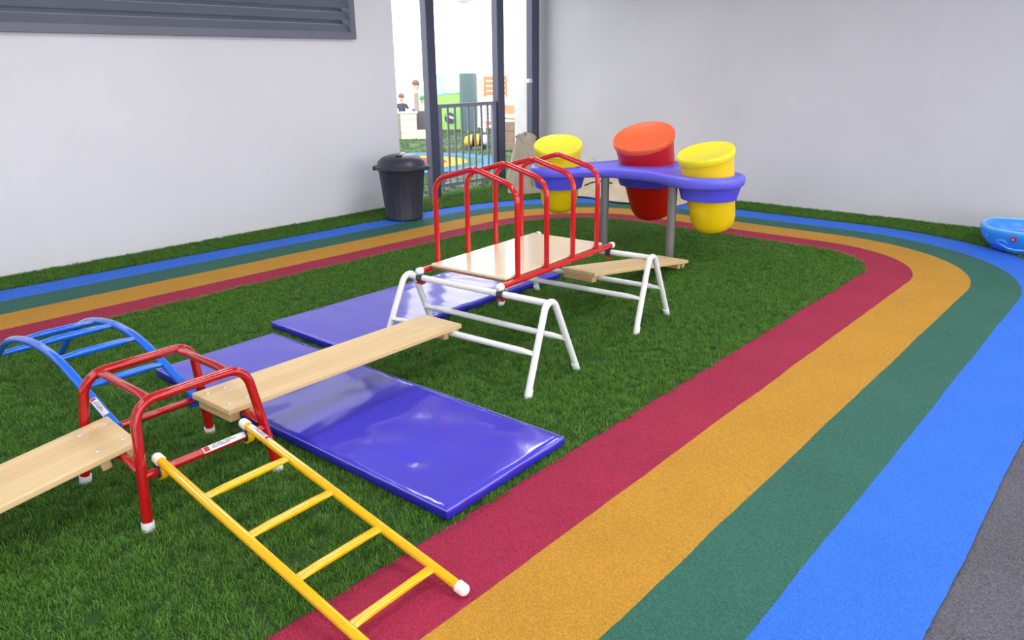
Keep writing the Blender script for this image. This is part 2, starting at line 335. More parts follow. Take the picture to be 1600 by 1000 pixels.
lv = thing('louvre_window', 'long grey metal louvre vent high in the left white wall', 'louvre', (W_X, LY1, LB))
D = -.16
f = MB(); ln = LY1-LY0
f.box((.0, -ln/2, .035), (.14, ln, .07)); f.box((.0, -ln/2, LT-LB-.035), (.14, ln, .07)); f.box((0, -.035, (LT-LB)/2), (.1399, .07, LT-LB-.14)); f.box((0, -ln+.035, (LT-LB)/2), (.1399, .07, LT-LB-.14))
f.build('frame', LOUV, lv, smooth=False, bevel=.004)
Rb = Matrix.Rotation(math.radians(-38), 3, 'Y')
blade = None
for k in range(6):
    z = .056+.118*k
    if blade is None:
        prof = [(.035, -.012), (.04, -.004), (-.012, .066), (-.085, .08), (-.085, .1155), (-.093, .1155), (-.093, .072), (-.02, .058), (.026, -.012)]
        rings = [[Vector((x, y, zz)) for x, zz in prof] for y in (-.03, -ln+.03)]
        blade = MB().loops(rings).build('slat', LOUV, lv, smooth=False); b_ = blade
    else:
        b_ = blade.copy(); COL.objects.link(b_)
    b_.location = (0, 0, z+.02)

# fluorescent battens on the ceiling
def batten(x, y, rz, label):
    t = thing('fluorescent_light', label, 'lamp', (x, y, CZ), rz, 'twin tube fluorescent lights on the ceiling')
    MB().box((0, 0, -.03), (.2, 1.25, .06)).build('housing', WHITEF, t, smooth=False, bevel=.006)
    for s in (-1, 1): MB().tube([(s*.055, -.58, -.085), (s*.055, .58, -.085)], .014, 10).build('tube', TUBE_E, t)
    for s in (-1, 1): MB().box((0, s*.595, -.075), (.16, .03, .05)).build('end_bracket', WHITEF, t, smooth=False)
    ld = bpy.data.lights.new('fluorescent_glow', 'AREA'); ld.shape = 'RECTANGLE'; ld.size = .14; ld.size_y = 1.15; ld.energy = LAMP_POWER; ld.color = (1, .985, .96)
    lo = bpy.data.objects.new('fluorescent_glow', ld); COL.objects.link(lo); lo.parent = t; lo.location = (0, 0, -.11)
for x in (-4.25, -1.7, .8):
    for y in (-.3, 2.6, 5.5): batten(x, y, 0, 'white twin tube fluorescent light fixed to the white ceiling')

# ------------------------------------------------------------------ steel posts and gate in the opening
def post(y0, y1, depth, label):
    t = thing('steel_post', label, 'post', (W_X-.06, (y0+y1)/2, 0)); wd_ = y1-y0
    MB().box((0, -wd_*.22, 1.36), (depth, wd_*.56, 2.72)).build('flange', FRAME_M, t, smooth=False, bevel=.004)
    MB().box((-.01, wd_*.28, 1.36), (depth*.8, wd_*.44, 2.72)).build('channel', FRAME_M, t, smooth=False, bevel=.004)
    MB().box((0, 0, .006), (depth*1.5, wd_*1.3, .012)).build('base_plate', FRAME_M, t, smooth=False, bevel=.002)
post(6.225, 6.375, .1, 'dark steel post carrying the gate, nearest the bin')
post(7.43, 7.58, .1, 'dark steel post between the gate and the canvas sack')
post(8.115, 8.285, .1, 'dark steel post against the right wall behind the drums')
jb = struct(MB().box((W_X-.3, 8.32, 1.36), (.35, .09, 2.72)).build('trim_1', COLM, smooth=False, bevel=.004))
br = tag(MB().box((0, 0, 0), (.05, .07, .05)).build('latch_bracket', WHITEF, smooth=False, bevel=.006), 'small white latch bracket fixed to the steel post', 'bracket'); br.location = (W_X-.03, 8.083, 1.36)
gt = thing('gate', 'grey steel barred gate between two dark posts', 'gate', (W_X-.06, 6.385, .12))
GL = 7.425-6.385
MB().box((0, GL/2, 1.0-.02), (.04, GL, .045)).build('top_rail', GATE_M, gt, smooth=False, bevel=.004)
MB().box((0, GL/2, .022), (.04, GL, .045)).build('bottom_rail', GATE_M, gt, smooth=False, bevel=.004)
MB().box((0, .02, .5), (.041, .04, 1.0)).build('stile', GATE_M, gt, smooth=False, bevel=.004)
MB().box((0, GL-.035, .5), (.041, .07, 1.0)).build('stile', GATE_M, gt, smooth=False, bevel=.004)
bar = MB().box((0, 0, .5), (.018, .026, .93)).build('bar', GATE_M, gt, smooth=False, bevel=.003)
for k in range(8):
    b_ = bar if k == 0 else bar.copy()
    if k: COL.objects.link(b_)
    b_.location = (0, .06+.1185*k, 0)

# ------------------------------------------------------------------ white trestles
TL, TFL, TS, TH_, TZL, TR = .483, .024, .228, .427, .203, .0178
def trestle(loc, rz, label):
    t = thing('trestle', label, 'trestle', (*loc, 0), rz)
    va = .432+1.457*.056
    for s in (-1, 1):
        def P(y, z): return Vector((s*(TL+TFL*(1-z/.43)), y, z))
        MB().tube(fillet([P(-TS, .012), P(0, va), P(TS, .012)], .056, 16), TR, 16).build('leg_frame', WHITE_P, t)
        for q in (-1, 1):
            d = (P(0, va)-P(q*TS, 0)).normalized(); b0 = P(q*TS, 0)
            MB().tube([b0+Vector((0, 0, -.001)), b0+d*.05], TR*1.12, 14).build('foot_cap', WHITE_CAP, t)
    MB().tube([(-TL, 0, TH_), (TL, 0, TH_)], TR, 16).build('top_rail', WHITE_P, t)
    off = TS+(.038-TS)*TZL/TH_
    for q in (-1, 1): 
        e = TL+TFL*.5; MB().rung((-e, q*off, TZL), (e, q*off, TZL), TR*.95, 14).build('lower_rail', WHITE_P, t)
    return t
trestle((-2.698, 2.72), .09, 'white tubular trestle holding the plank end over the blue mat')
trestle((-2.799, 3.832), .112, 'white tubular trestle before the drum table, with sloping plank')

# ------------------------------------------------------------------ red hooped bridge deck
ZR = .4658
dk = thing('bridge_deck', 'plywood bridge deck with four red hoops across two white trestles', 'climbing frame', (-2.85, 3.278, 0), .083)
for s in (-1, 1):
    MB().tube([(s*.285, -.58, ZR), (s*.285, .58, ZR)], .0165, 16).build('side_rail', RED_P, dk)
    for q in (-1, 1): MB().capsule((s*.285, q*.565, ZR), (s*.285, q*.605, ZR), .0205).build('end_cap', WHITE_CAP, dk)
brd = MB().box((0, -.005, ZR+.0225), (.53, 1.0, .014)).build('deck_board', PLY, dk, smooth=False, bevel=.002)
MB().box((0, -.005, ZR+.0085), (.526, .996, .013)).build('underlay', PLY_EDGE, brd, smooth=False)
for b0 in (-.423, -.152, .119, .391):
    p = fillet([(-.285, b0, ZR+.01), (-.285, b0, .958), (0, b0, 1.036), (.285, b0, .958), (.285, b0, ZR+.01)], [.1, .09, .1], 10)
    MB().tube(p, .0148, 16).build('hoop', RED_P, dk)
for s, bb in ((-1, -.5714), (1, -.5674), (-1, .5368), (1, .5534)):
    cd_ = (1, .007 if bb < 0 else .029, 0)
    cl = MB().clip((s*.285, bb, .427), cd_, (0, 1, 0), .0181, .008, .034, 112, 428).build('clamp', DARK_RUB, dk)
    MB().clip((s*.285, bb, .427), cd_, (0, 1, 0), .0262, .014, .026, 225, 315, 10).build('clamp_plate', RED_D, cl)

# ------------------------------------------------------------------ red cube frame
RX, RY_, RTH = -2.755, 1.082, .04
fx, fy, tx, ty, HH, ZX, ZY = .262, .268, .201, .215, .458, .225, .196
rf = thing('red_frame', 'red tubular cube frame joining ladders and wooden planks', 'climbing frame', (RX, RY_, 0), RTH)
def lx(z): return fx+(tx-fx)*z/HH
def ly(z): return fy+(ty-fy)*z/HH
for s in (-1, 1):
    p = fillet([(s*fx, -fy, .01), (s*tx, -ty, HH), (s*tx, ty, HH), (s*fx, fy, .01)], .085, 12)
    MB().tube(p, .0185, 16).build('hoop', RED_D, rf)
    for q in (-1, 1):
        d = Vector((s*(tx-fx), q*(ty-fy), HH)).normalized(); b0 = Vector((s*fx, q*fy, 0))
        MB().tube([b0, b0+d*.035], .0225, 14).build('foot_cap', WHITE_CAP, rf)
    MB().rung((-lx(ZX), s*ly(ZX), ZX), (lx(ZX), s*ly(ZX), ZX), .0165).build('lower_bar', RED_D, rf)
    MB().tube([(s*lx(ZY), -ly(ZY), ZY), (s*lx(ZY), ly(ZY), ZY)], .0165, 16).build('side_bar', RED_D, rf)
    MB().rung((-tx, s*(ty-.06), HH-.004), (tx, s*(ty-.06), HH-.004), .0165).build('top_bar', RED_D, rf)

def sticker(parent, a, b, r, ang, width, red_at=0):
    """paper label wrapped on a tube between a and b; ang = direction of its middle in world"""
    a, b = Vector(a), Vector(b); d = (b-a).normalized(); n = Vector(ang); n = (n-d*n.dot(d)).normalized(); c = d.cross(n); L = (b-a).length
    def patch(t0, t1, w0, w1, rr):
        vs = []; N = 6
        for t in (t0, t1):
            for k in range(N+1):
                w_ = (w0+(w1-w0)*k/N)*width; vs.append(a+d*(L*t)+n*(math.cos(w_)*rr)+c*(math.sin(w_)*rr))
        return MB().add(vs, [(k, k+1, N+2+k, N+1+k) for k in range(N)])
    s = patch(0, 1, -.5, .5, r+.0006).build('sticker', PAPER, parent, label='white paper label')
    t0, t1 = (.02, .14) if red_at == 0 else (.86, .98)
    patch(t0, t1, -.36, .36, r+.0011).build('red_logo', STK_RED, s)
    q = MB()
    for k, (u0, u1, w0) in enumerate(((.2, .36, .18), (.38, .62, .18), (.2, .3, .0), (.32, .5, .0), (.53, .78, .0), (.22, .46, -.2), (.5, .7, -.2))):
        m_ = patch(u0 if red_at == 0 else 1-u1, u1 if red_at == 0 else 1-u0, w0-.045, w0+.045, r+.0011); q.add(m_.v, m_.f)
    q.build('small_print', STK_TXT, s)
    return s
sticker(rf, (lx(ZY), -.02, ZY), (lx(ZY), .152, ZY), .0165, (.6, -.5, .8), 1.7)

# ------------------------------------------------------------------ planks
def plank(a, b, width, label, ends, name='wooden_plank'):
    """a, b: middle of the top edge at both ends; ends: (start, stop) of the cleats from each end"""
    a, b = Vector(a), Vector(b); d = b-a; L = d.length; th = .026
    t = thing(name, label, 'plank', (a.x, a.y, 0))
    t.rotation_euler = (0, 0, 0)
    y = d.normalized(); x = Vector((0, 0, 1)).cross(y)*-1; x = y.cross(Vector((0, 0, 1))).normalized(); z = x.cross(y)
    M = Matrix((x, y, z)).transposed().to_4x4(); M.translation = Vector((0, 0, a.z))
    def place(o): o.matrix_local = M; return o
    place(MB().box((0, L/2, -th/2), (width, L, th)).build('board', PINE, t, smooth=False, bevel=.005))
    for e, lst in enumerate(ends):
        for (u0, u1) in lst:
            if e: u0, u1 = L-u1, L-u0
            c = place(MB().box((0, (u0+u1)/2, -th-.02), (width*.86, u1-u0, .042)).build('cleat', PINE_END, t, smooth=False, bevel=.004))
            for sx in (-1, 1):
                bo = place(MB().lathe([(.0, .0022), (.008, .002), (.011, .0)], 12, (sx*width*.3, (u0+u1)/2, .0001)).build('bolt', STEEL, t))
    return t
plank((-2.775, 1.2425, .268), (-2.8575, 2.629, .2443), .274, 'pine plank bridging the red frame and a white trestle over blue mats', (((.015, .061), (.101, .137)), ((.004, .0395), (.0835, .118))))
plank((-2.79, .905, .277), (-2.832, -.478, .068), .30, 'pine plank leaving the red frame away from the blue mats', (((.006, .0465), (.102, .138)), ((.03, .07), (.11, .15))))
plank((-2.877, 3.882, .257), (-2.934, 5.251, .068), .272, 'pine plank sloping from white trestle to grass before the drums', (((.004, .059), (.1125, .15)), ((.02, .06), (.1, .14))))

# ------------------------------------------------------------------ yellow ladder
ya, yb = Vector((-2.538, 1.086, .2402)), Vector((-1.376, 1.143, .021))
yl = thing('yellow_ladder', 'yellow tubular ladder leaning from red frame onto red stripe', 'ladder', (ya.x, ya.y, 0))
yd = (yb-ya).normalized(); yn = Vector((0, 0, 1)).cross(yd).normalized(); hw = .173; O = Vector((ya.x, ya.y, 0)); YLn = (yb-ya).length
for s in (-1, 1):
    A = ya-O+yn*(s*hw); B = yb-O+yn*(s*hw)
    MB().tube([A+yd*.012, B-yd*.012], .0165, 16).build('side_rail', YEL_P, yl)
    MB().capsule(A+yd*.03, A-yd*.012, .0202).build('end_cap', WHITE_CAP, yl); MB().capsule(B-yd*.03, B+yd*.012, .0202).build('end_cap', WHITE_CAP, yl)
    C_ = Vector((-2.5193-.04*(A.y+O.y-1.0914), A.y+O.y, ZY))-O
    MB().clip(C_, (-.04, 1, 0), (1, .04, 0), .0171, .008, .03, -150, 150).build('clamp_pad', DUST_BLUE, yl)
    MB().clip(C_, (-.04, 1, 0), (1, .04, 0), .0252, .009, .022, -140, 40, 14).build('hook', YEL_P, yl)
for t_ in (.251, .465, .676, .885):
    c = ya-O+yd*(YLn*t_); MB().rung(c-yn*hw, c+yn*hw, .0148).build('rung', YEL_P, yl)
sticker(yl, ya-O+yn*hw+yd*.05, ya-O+yn*hw+yd*.17, .0165, (.25, .05, 1), 1.5, 1)

# ------------------------------------------------------------------ blue arched ladder
bl = thing('blue_arch_ladder', 'blue arched tubular ladder hooked onto the red frame', 'ladder', (-2.99, 1.103, 0), .036+PI)
prof = [(-.055, .219), (0, .2345), (.2, .303), (.31, .342), (.43, .377), (.55, .394), (.7, .396), (.85, .379), (1.0, .346), (1.14, .292), (1.27, .22), (1.39, .13), (1.49, .05), (1.54, .006)]
def cat(pts, n=5):
    out = []
    for i in range(len(pts)-1):
        p0, p1, p2, p3 = [Vector((*pts[max(0, min(len(pts)-1, j))], 0)) for j in (i-1, i, i+1, i+2)]
        for k in range(n):
            t = k/n; out.append(.5*((2*p1)+(p2-p0)*t+(2*p0-5*p1+4*p2-p3)*t*t+(3*p1-p0-3*p2+p3)*t**3))
    out.append(Vector((*pts[-1], 0))); return [(v.x, v.y) for v in out]
BC = cat(prof); bw = .17
def bz(s):
    for (a, za), (b, zb) in zip(BC, BC[1:]):
        if a <= s <= b: return za+(zb-za)*(s-a)/(b-a+1e-9)
    return BC[-1][1]
for s in (-1, 1):
    MB().tube([(a, s*bw, z) for a, z in BC], .0192, 16).build('side_rail', BLUE_P, bl)
    MB().tube([(1.545, s*bw, .0), (1.52, s*bw, .026)], .0225, 14).build('foot_cap', WHITE_CAP, bl)
    MB().clip((.002, s*bw, .196), (-.004, 1, 0), (-1, 0, 0), .0176, .013, .034, 45, 325).build('hook', BLUE_HOOK, bl)
for s_ in (.228, .456, .687, .894, 1.3):
    MB().rung((s_, -bw, bz(s_)), (s_, bw, bz(s_)), .0165).build('rung', BLUE_P, bl)
sticker(bl, (.13, bw, bz(.13)), (.02, bw, bz(.02)), .0192, (.1, 0.5, 1), 1.4)

# ------------------------------------------------------------------ blue gym mats
def gym_mat(c, rz, lx_, ly_, th, label, seed):
    t = thing('gym_mat', label, 'mat', (*c, 0), rz)
    nx, ny = 150, 54; vs = []; z0 = .008
    for j in range(ny+1):
        for i in range(nx+1):
            x = -lx_/2+lx_*i/nx; y = -ly_/2+ly_*j/ny
            ed = min(lx_/2-abs(x), ly_/2-abs(y))
            q = noise.noise(Vector((x*2.2+seed, y*2.6, seed)))*.0045
            q += (noise.noise(Vector((x*1.3+y*5+seed, y*2.5-x*6, seed+3))))*.006*(.35+max(0, noise.noise(Vector((x*1.1+seed*2, y*1.1, 9)))*1.6))
            q += noise.noise(Vector((x*7+seed, y*5, seed+8)))*.0012
            ridge = noise.noise(Vector((x*16+seed+y*4, y*3, seed))); q += .003*ridge*math.exp(-(ly_/2-abs(y))*8)-.006*math.exp(-((x-.72)**2+(y+.17)**2)/.0022)
            k = min(1, ed/.02); q *= k; z = th+q-(1-math.sqrt(max(0, 1-(1-k)**2)))*.008+.004*min(1, ed/.15)-.004
            vs.append((x, y, z))
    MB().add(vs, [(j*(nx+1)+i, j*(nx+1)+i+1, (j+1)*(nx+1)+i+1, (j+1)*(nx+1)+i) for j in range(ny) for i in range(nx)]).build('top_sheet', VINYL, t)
    per = []
    for i in range(60): per.append((-lx_/2+lx_*i/60, -ly_/2))
    for i in range(24): per.append((lx_/2, -ly_/2+ly_*i/24))
    for i in range(60): per.append((lx_/2-lx_*i/60, ly_/2))
    for i in range(24): per.append((-lx_/2, ly_/2-ly_*i/24))
    rings = []
    for z, o in ((z0, -.008), (z0+.006, .0), (th*.35, .004), (th*.65, .004), (th-.01, .001), (th-.008, 0)):
        ring = []
        for x, y in per:
            v = Vector((x, y)); b = noise.noise(Vector((x*9+seed, y*9, z*30)))*.003*(1 if z0+.006 < z < th-.009 else 0); n_ = Vector((x/lx_ if abs(abs(x)-lx_/2) < 1e-6 else 0, y/ly_ if abs(abs(y)-ly_/2) < 1e-6 else 0))
            if n_.length: n_.normalize()
            v += n_*(o+b); ring.append(Vector((v.x, v.y, z)))
        rings.append(ring)
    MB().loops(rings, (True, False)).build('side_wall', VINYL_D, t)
    pp = [Vector((x*1.0005, y*1.001, th-.0075)) for x, y in per]; MB().tube(pp+[pp[0]], .0028, 6, False).build('piping', PIPE_M, t)
    return t
gym_mat((-2.785, 1.862), .0385, 2.13, .712, .06, 'blue vinyl gym mat under the pine plank, touching the red stripe', 2.3)
gym_mat((-3.722, 3.31), PI/2+.012, 2.04, .70, .06, 'blue vinyl gym mat lying under the bridge deck, clear of planks', 7.7)

# ------------------------------------------------------------------ drum table
PZ = .72
LOB = [(-4.13, 5.26, .30), (-3.6, 5.87, .36), (-2.82, 5.52, .345)]
dc = Vector((-3.52, 5.68)); dt = thing('drum_table', 'periwinkle blue three lobed plastic drum table on grey posts', 'drum table', (dc.x, dc.y, 0))
def sdf(x, y, grow=0):
    ds = [math.hypot(x-a, y-b)-r for a, b, r in LOB]
    def seg(a, b, r):
        a, b, p = Vector(a[:2]), Vector(b[:2]), Vector((x, y)); h = max(0, min(1, (p-a).dot(b-a)/(b-a).length_squared)); return (p-a-(b-a)*h).length-r
    ds += [seg(LOB[0], LOB[1], .17), seg(LOB[1], LOB[2], .2), seg((-3.75, 5.5), (-3.05, 5.48), .13)]
    k = .14; return -k*math.log(sum(math.exp(-d/k) for d in ds))+.11-grow
def outline(grow):
    out = []
    for i in range(240):
        a = 2*PI*i/240; lo, hi = 0.0, 1.6
        for s in range(160):
            r = 1.6*(1-s/160)
            if sdf(dc.x+r*math.cos(a), dc.y+r*math.sin(a), grow) < 0: lo = r; break
        hi = lo+.01
        for _ in range(12):
            m_ = (lo+hi)/2
            if sdf(dc.x+m_*math.cos(a), dc.y+m_*math.sin(a), grow) < 0: lo = m_
            else: hi = m_
        out.append((lo*math.cos(a), lo*math.sin(a)))
    return out
rings = [[Vector((x, y, z)) for x, y in outline(g_)] for z, g_ in ((PZ-.085, -.05), (PZ-.088, -.012), (PZ-.078, .0), (PZ-.04, .012), (PZ-.014, .006), (PZ-.002, -.012), (PZ, -.035), (PZ-.008, -.05), (PZ-.004, -.09))]
MB().loops(rings).build('table_top', DRUM_BLUE, dt)
tw = Vector((.667, -.745, 0)); lf = Vector((-.745, -.667, 0))
def drum(i, R, tilt, up_len, dn_len, cm, lm, label, name='drum'):
    cx_, cy_, _ = LOB[i]; ax = (Vector((0, 0, 1))+tw*math.tan(math.radians(tilt[0]))+lf*math.tan(math.radians(tilt[1]))).normalized()
    M = ax.to_track_quat('Z', 'Y').to_matrix(); c = Vector((cx_, cy_, PZ))-Vector((dc.x, dc.y, 0))
    tp = R*.155; 
    def rad(s): return R*(.955-.2*(up_len-s)/(up_len+dn_len))
    ss = [up_len-.03, up_len-.1, 0, -dn_len*.5, -dn_len+.05, -dn_len+.02, -dn_len]
    pr_ = [(rad(s), s) for s in ss[:4]]+[(rad(-dn_len+.09), -dn_len+.09), (rad(-dn_len)*.97, -dn_len+.05), (rad(-dn_len)*.89, -dn_len+.02), (rad(-dn_len)*.74, -dn_len), (0.0, -dn_len-.004)]
    body = MB().lathe(pr_[::-1], 40, c, M).build(name, cm, dt, label=label)
    MB().lathe([(R*.945, up_len-.055), (R*.985, up_len-.05), (R, up_len-.03), (R, up_len-.012), (R*.97, up_len-.001), (R*.93, up_len), (R*.9, up_len-.004), (0, up_len-.004)], 44, c, M).build('drum_head', lm, body)
    # vertical collar below the table
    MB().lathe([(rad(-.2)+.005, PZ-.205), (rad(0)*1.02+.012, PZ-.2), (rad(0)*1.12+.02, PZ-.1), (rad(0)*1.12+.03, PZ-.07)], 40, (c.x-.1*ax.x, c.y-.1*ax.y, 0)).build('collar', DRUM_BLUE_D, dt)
drum(0, .212, (18, 3), .20, .42, DRUM_Y, DRUM_Y2, 'yellow drum bucket')
drum(1, .272, (20, 14), .265, .52, DRUM_R, DRUM_R2, 'red drum bucket with orange head')
drum(2, .226, (10, 13), .19, .47, DRUM_Y, DRUM_Y2, 'yellow drum bucket')
for (px, py) in ((-3.035, 5.36), (-3.735, 5.415)):
    MB().tube([(px-dc.x, py-dc.y, 0), (px-dc.x, py-dc.y, PZ-.06)], .036, 20).build('post', POST_G, dt)

# ------------------------------------------------------------------ bin
bn = thing('rubbish_bin', 'charcoal plastic rubbish bin with domed lid against left wall', 'bin', (-6.2, 5.2, 0))
def rib(p, a):
    k = 1+.012*math.cos(a*22); return Vector((p.x*k, p.y*k, p.z))
MB().lathe([(.185, .0), (.197, .01), (.2, .035), (.192, .05), (.238, .5), (.248, .52), (.252, .55), (.235, .56)], 88, fn=rib).build('body', BIN_M, bn)
lid = MB().lathe([(.27, .535), (.278, .54), (.278, .565), (.262, .575), (.255, .585), (.245, .615), (.2, .655), (.13, .678), (.06, .686), (0, .688)], 56).build('lid', BIN_LID, bn)
MB().box((0, 0, .682), (.07, .3, .02), Matrix.Rotation(.7, 3, 'Z')).build('ridge', BIN_LID, lid, bevel=.008)
for s in (-1, 1):
    d = Vector((.745, .667, 0))*s
    MB().box(d*.275+Vector((0, 0, .545)), (.05, .11, .045), Matrix.Rotation(math.atan2(d.y, d.x), 3, 'Z')).build('handle', BIN_LID, bn, bevel=.01)

# ------------------------------------------------------------------ canvas sack and folded sheet in the corner
sk = thing('canvas_sack', 'tall slumped taupe canvas sack leaning by the steel post', 'sack', (-6.3, 7.42, 0))
rings = []; seg = 64
for j in range(25):
    t_ = j/24; z = .012+.735*t_; lean = Vector((.02, -.11))*t_**2
    rr = .30*(1-.25*t_-.42*t_**3.0)*(1 if t_ < .93 else math.sqrt(max(.02, 1-((t_-.93)/.07)**2)))
    ring = []
    for k in range(seg):
        a = 2*PI*k/seg
        w_ = 1+.10*noise.noise(Vector((math.cos(a)*1.6, math.sin(a)*1.6, t_*1.3)))+.09*t_*math.cos(5*a+t_*2)*t_+.05*noise.noise(Vector((math.cos(a)*4, math.sin(a)*4, t_*3)))
        ring.append(Vector((lean.x+rr*w_*math.cos(a)*.78, lean.y+rr*w_*math.sin(a)*1.12, z+.02*math.sin(3*a)*t_)))
    rings.append(ring)
MB().loops(rings).build('sack_body', CANVAS, sk)
p = [(.185-.2*t_**1.6+.03, -.16-.1*t_+.05*math.sin(t_*3), .12+.62*t_) for t_ in [k/14 for k in range(15)]]
MB().tube(p, [.03+.014*math.sin(k) for k in range(15)], 10, scale=[(1, .55)]*15).build('fold', CANVAS, sk)
MB().tube(fillet([(.13, -.03, .6), (.12, .0, .68), (.1, .06, .69), (.13, .11, .62)], .03), .009, 8).build('strap_loop', STRAP, sk)
MB().tube([(.26, .1+.02*k, .02+.012*(k-3)**2/3) for k in range(7)], .006, 8).build('hem', STRAP, sk)

hp = thing('canvas_sheet', 'crumpled beige canvas sheet heaped along right wall behind drums', 'canvas', (-5.18, 7.86, 0))
nx, ny = 90, 40; vs = []
for j in range(ny+1):
    for i in range(nx+1):
        u = -1+2*i/nx; v = -1+2*j/ny; x = u*.92; y = v*.44
        e = max(0, 1-max(abs(u)**3.0, abs(v)**2.6)); ridge = .62*math.exp(-((u+.9)/.42)**2)*(.35+.65*(v+1)/2)+.26*math.exp(-((u-.1)/.5)**2)
        fold = .05*noise.noise(Vector((x*3.0, y*3.5, 1)))+.035*(1-abs(noise.noise(Vector((x*2.4+y*2, y*4-x, 4))))*2)+.02*noise.noise(Vector((x*9, y*9, 2)))
        z = .008+e**.6*(ridge*(.55+.45*v)+.06+fold); vs.append((x, y*(1+.08*math.sin(u*7)), max(.008, z)))
fs = [(j*(nx+1)+i, j*(nx+1)+i+1, (j+1)*(nx+1)+i+1, (j+1)*(nx+1)+i) for j in range(ny) for i in range(nx)]
MB().add(vs, fs).build('sheet', CANVAS2, hp)
fr = [Vector(vs[i])+Vector((0, -.004, .004)) for i in range(4, nx-3)]
MB().tube(fr, .009, 8).build('bound_edge', BLACKP, hp)
MB().tube([(.36+.03*k, -.335-.004*k, .115-.004*k) for k in range(5)], .03, 10, scale=[(.4, 1), (.4, 1), (.4, 1), (.4, 1), (.4, 1)]).build('strap_patch', STRAP, hp)
MB().tube(fillet([(-.32, -.33, .14), (-.2, -.34, .19), (-.05, -.34, .22), (.08, -.32, .2)], .05), .009, 8).build('strap', BLACKP, hp)

# ------------------------------------------------------------------ blue play tray
pt = thing('play_tray', 'sky blue plastic sand and water tray on grass by right wall', 'tray', (-.62, 7.62, 0))
def sup(rx, ry, z, n=3.0, N=72):
    out = []
    for k in range(N):
        a = 2*PI*k/N; c_, s_ = math.cos(a), math.sin(a); out.append(Vector((rx*abs(c_)**(2/n)*(1 if c_ > 0 else -1), ry*abs(s_)**(2/n)*(1 if s_ > 0 else -1), z+.018*math.cos(a)**4*(z > .1))))
    return out
MB().loops([sup(.42, .24, .006, 2.6), sup(.5, .3, .02, 2.6), sup(.575, .345, .1, 2.8), sup(.6, .365, .16, 3), sup(.605, .37, .19, 3), sup(.6, .365, .2, 3), sup(.57, .335, .2, 3), sup(.555, .32, .185, 3), sup(.53, .3, .12, 3), sup(.5, .28, .04, 2.8)]).build('shell', POOL, pt)
ring = sup(.586, .351, .2, 3); MB().tube(ring+[ring[0]], .011, 8, False).build('rim', POOL_L, pt)
ring = sup(.542, .31, .118, 3); MB().tube(ring+[ring[0]], .012, 8, False).build('inner_ledge', POOL_L, pt)
def wave(pts): return MB().tube(cat3(pts), .007, 8)
def cat3(pts, n=5):
    out = []; P = [Vector(p) for p in pts]
    for i in range(len(P)-1):
        p0, p1, p2, p3 = P[max(0, i-1)], P[i], P[i+1], P[min(len(P)-1, i+2)]
        for k in range(n):
            t = k/n; out.append(.5*((2*p1)+(p2-p0)*t+(2*p0-5*p1+4*p2-p3)*t*t+(3*p1-p0-3*p2+p3)*t**3))
    return out+[P[-1]]
def onside(x, z):
    fr_ = (z-.02)/.14; ry = .3+.065*fr_; rx = .5+.1*fr_; n = 2.8
    return (x, -ry*max(0, 1-abs(x/rx)**n)**(1/n)-.004, z)
for pts in ([(-.47, .1), (-.43, .112), (-.4, .122), (-.37, .12), (-.345, .1)], [(-.47, .088), (-.43, .095), (-.39, .08), (-.34, .056), (-.28, .05), (-.2, .062), (-.1, .09)], [(-.02, .13), (.1, .115), (.22, .13), (.34, .11)]):
    wave([onside(x, z) for x, z in pts]).build('embossed_wave', POOL_L, pt)
wave([onside(-.505, .07), onside(-.515, .1), onside(-.52, .135), onside(-.505, .14), onside(-.495, .11), onside(-.485, .075)]).build('embossed_wave', POOL_L, pt)
st = MB().lathe([(0, .002), (.022, .001), (.024, 0)], 20, Vector(onside(-.3, .142))+Vector((-.004, -.012, .002)), Matrix.Rotation(-.28, 3, 'Z') @ Matrix.Rotation(PI/2+.3, 3, 'X')).build('emblem', STK_RED, pt, label='small red and white round emblem')
MB().lathe([(0, .0035), (.01, .003)], 6, Vector(onside(-.3, .142))+Vector((-.004, -.012, .002)), Matrix.Rotation(-.28, 3, 'Z') @ Matrix.Rotation(PI/2+.3, 3, 'X')).build('emblem_centre', PAPER, st)

# ------------------------------------------------------------------ outside the opening
ol = tag(ngon([(-7.01, 3.0), (-7.01, 12), (-6.6, 14.6), (-13.2, 15.4), (-16.2, 13.6), (-16.6, 3.0)], -.012, 'outdoor_grass', TURF_O), 'pale green lawn outside beyond the gate', 'grass', kind='stuff')
otuft = blades_mesh('grass_tuft', 16, .05, .035, .006, GRASS_O); otuft.parent = ol; otuft.location = (-20, 8, -.012); otuft['kind'] = 'stuff'
scatter(ol, otuft, 90, .8, 1.3, 5)
og = struct(MB().box((-20.55, 15, -.07), (27.1, 30, .1)).build('ground', PAVE, smooth=False))
op = thing('outdoor_path', '', '', (-9.9, 8.45, 0)); del op['label'], op['category']; struct(op)
ra = Vector((.745, .667, 0)); da = Vector((-.667, .745, 0))
for i, (r0, r1, m_) in enumerate(((1.30, 1.58, BLU_R), (1.02, 1.30, GRN_R), (.66, 1.02, YEL_R), (.0, .66, RED_R))):
    vs = []
    for r in (r0, r1):
        for k in range(64):
            a = 2*PI*k/64; p_ = ra*(r*math.cos(a))+da*(r*.92*math.sin(a)); vs.append((p_.x, p_.y, .022))
    MB().add(vs, [(k, (k+1) % 64, 64+(k+1) % 64, 64+k) for k in range(64)]).build('rubber_stripe', m_, op, smooth=False)
MB().loops([[Vector((ra.x*1.58*math.cos(a)+da.x*1.454*math.sin(a), ra.y*1.58*math.cos(a)+da.y*1.454*math.sin(a), z)) for a in [2*PI*k/64 for k in range(64)]] for z in (-.01, .0215)]).build('path_bed', GREY_R, op, smooth=False)
struct(MB().box((-13.2, 13.55, 3.27), (9.5, .5, .5)).build('outdoor_beam', COLM, smooth=False, bevel=.01))
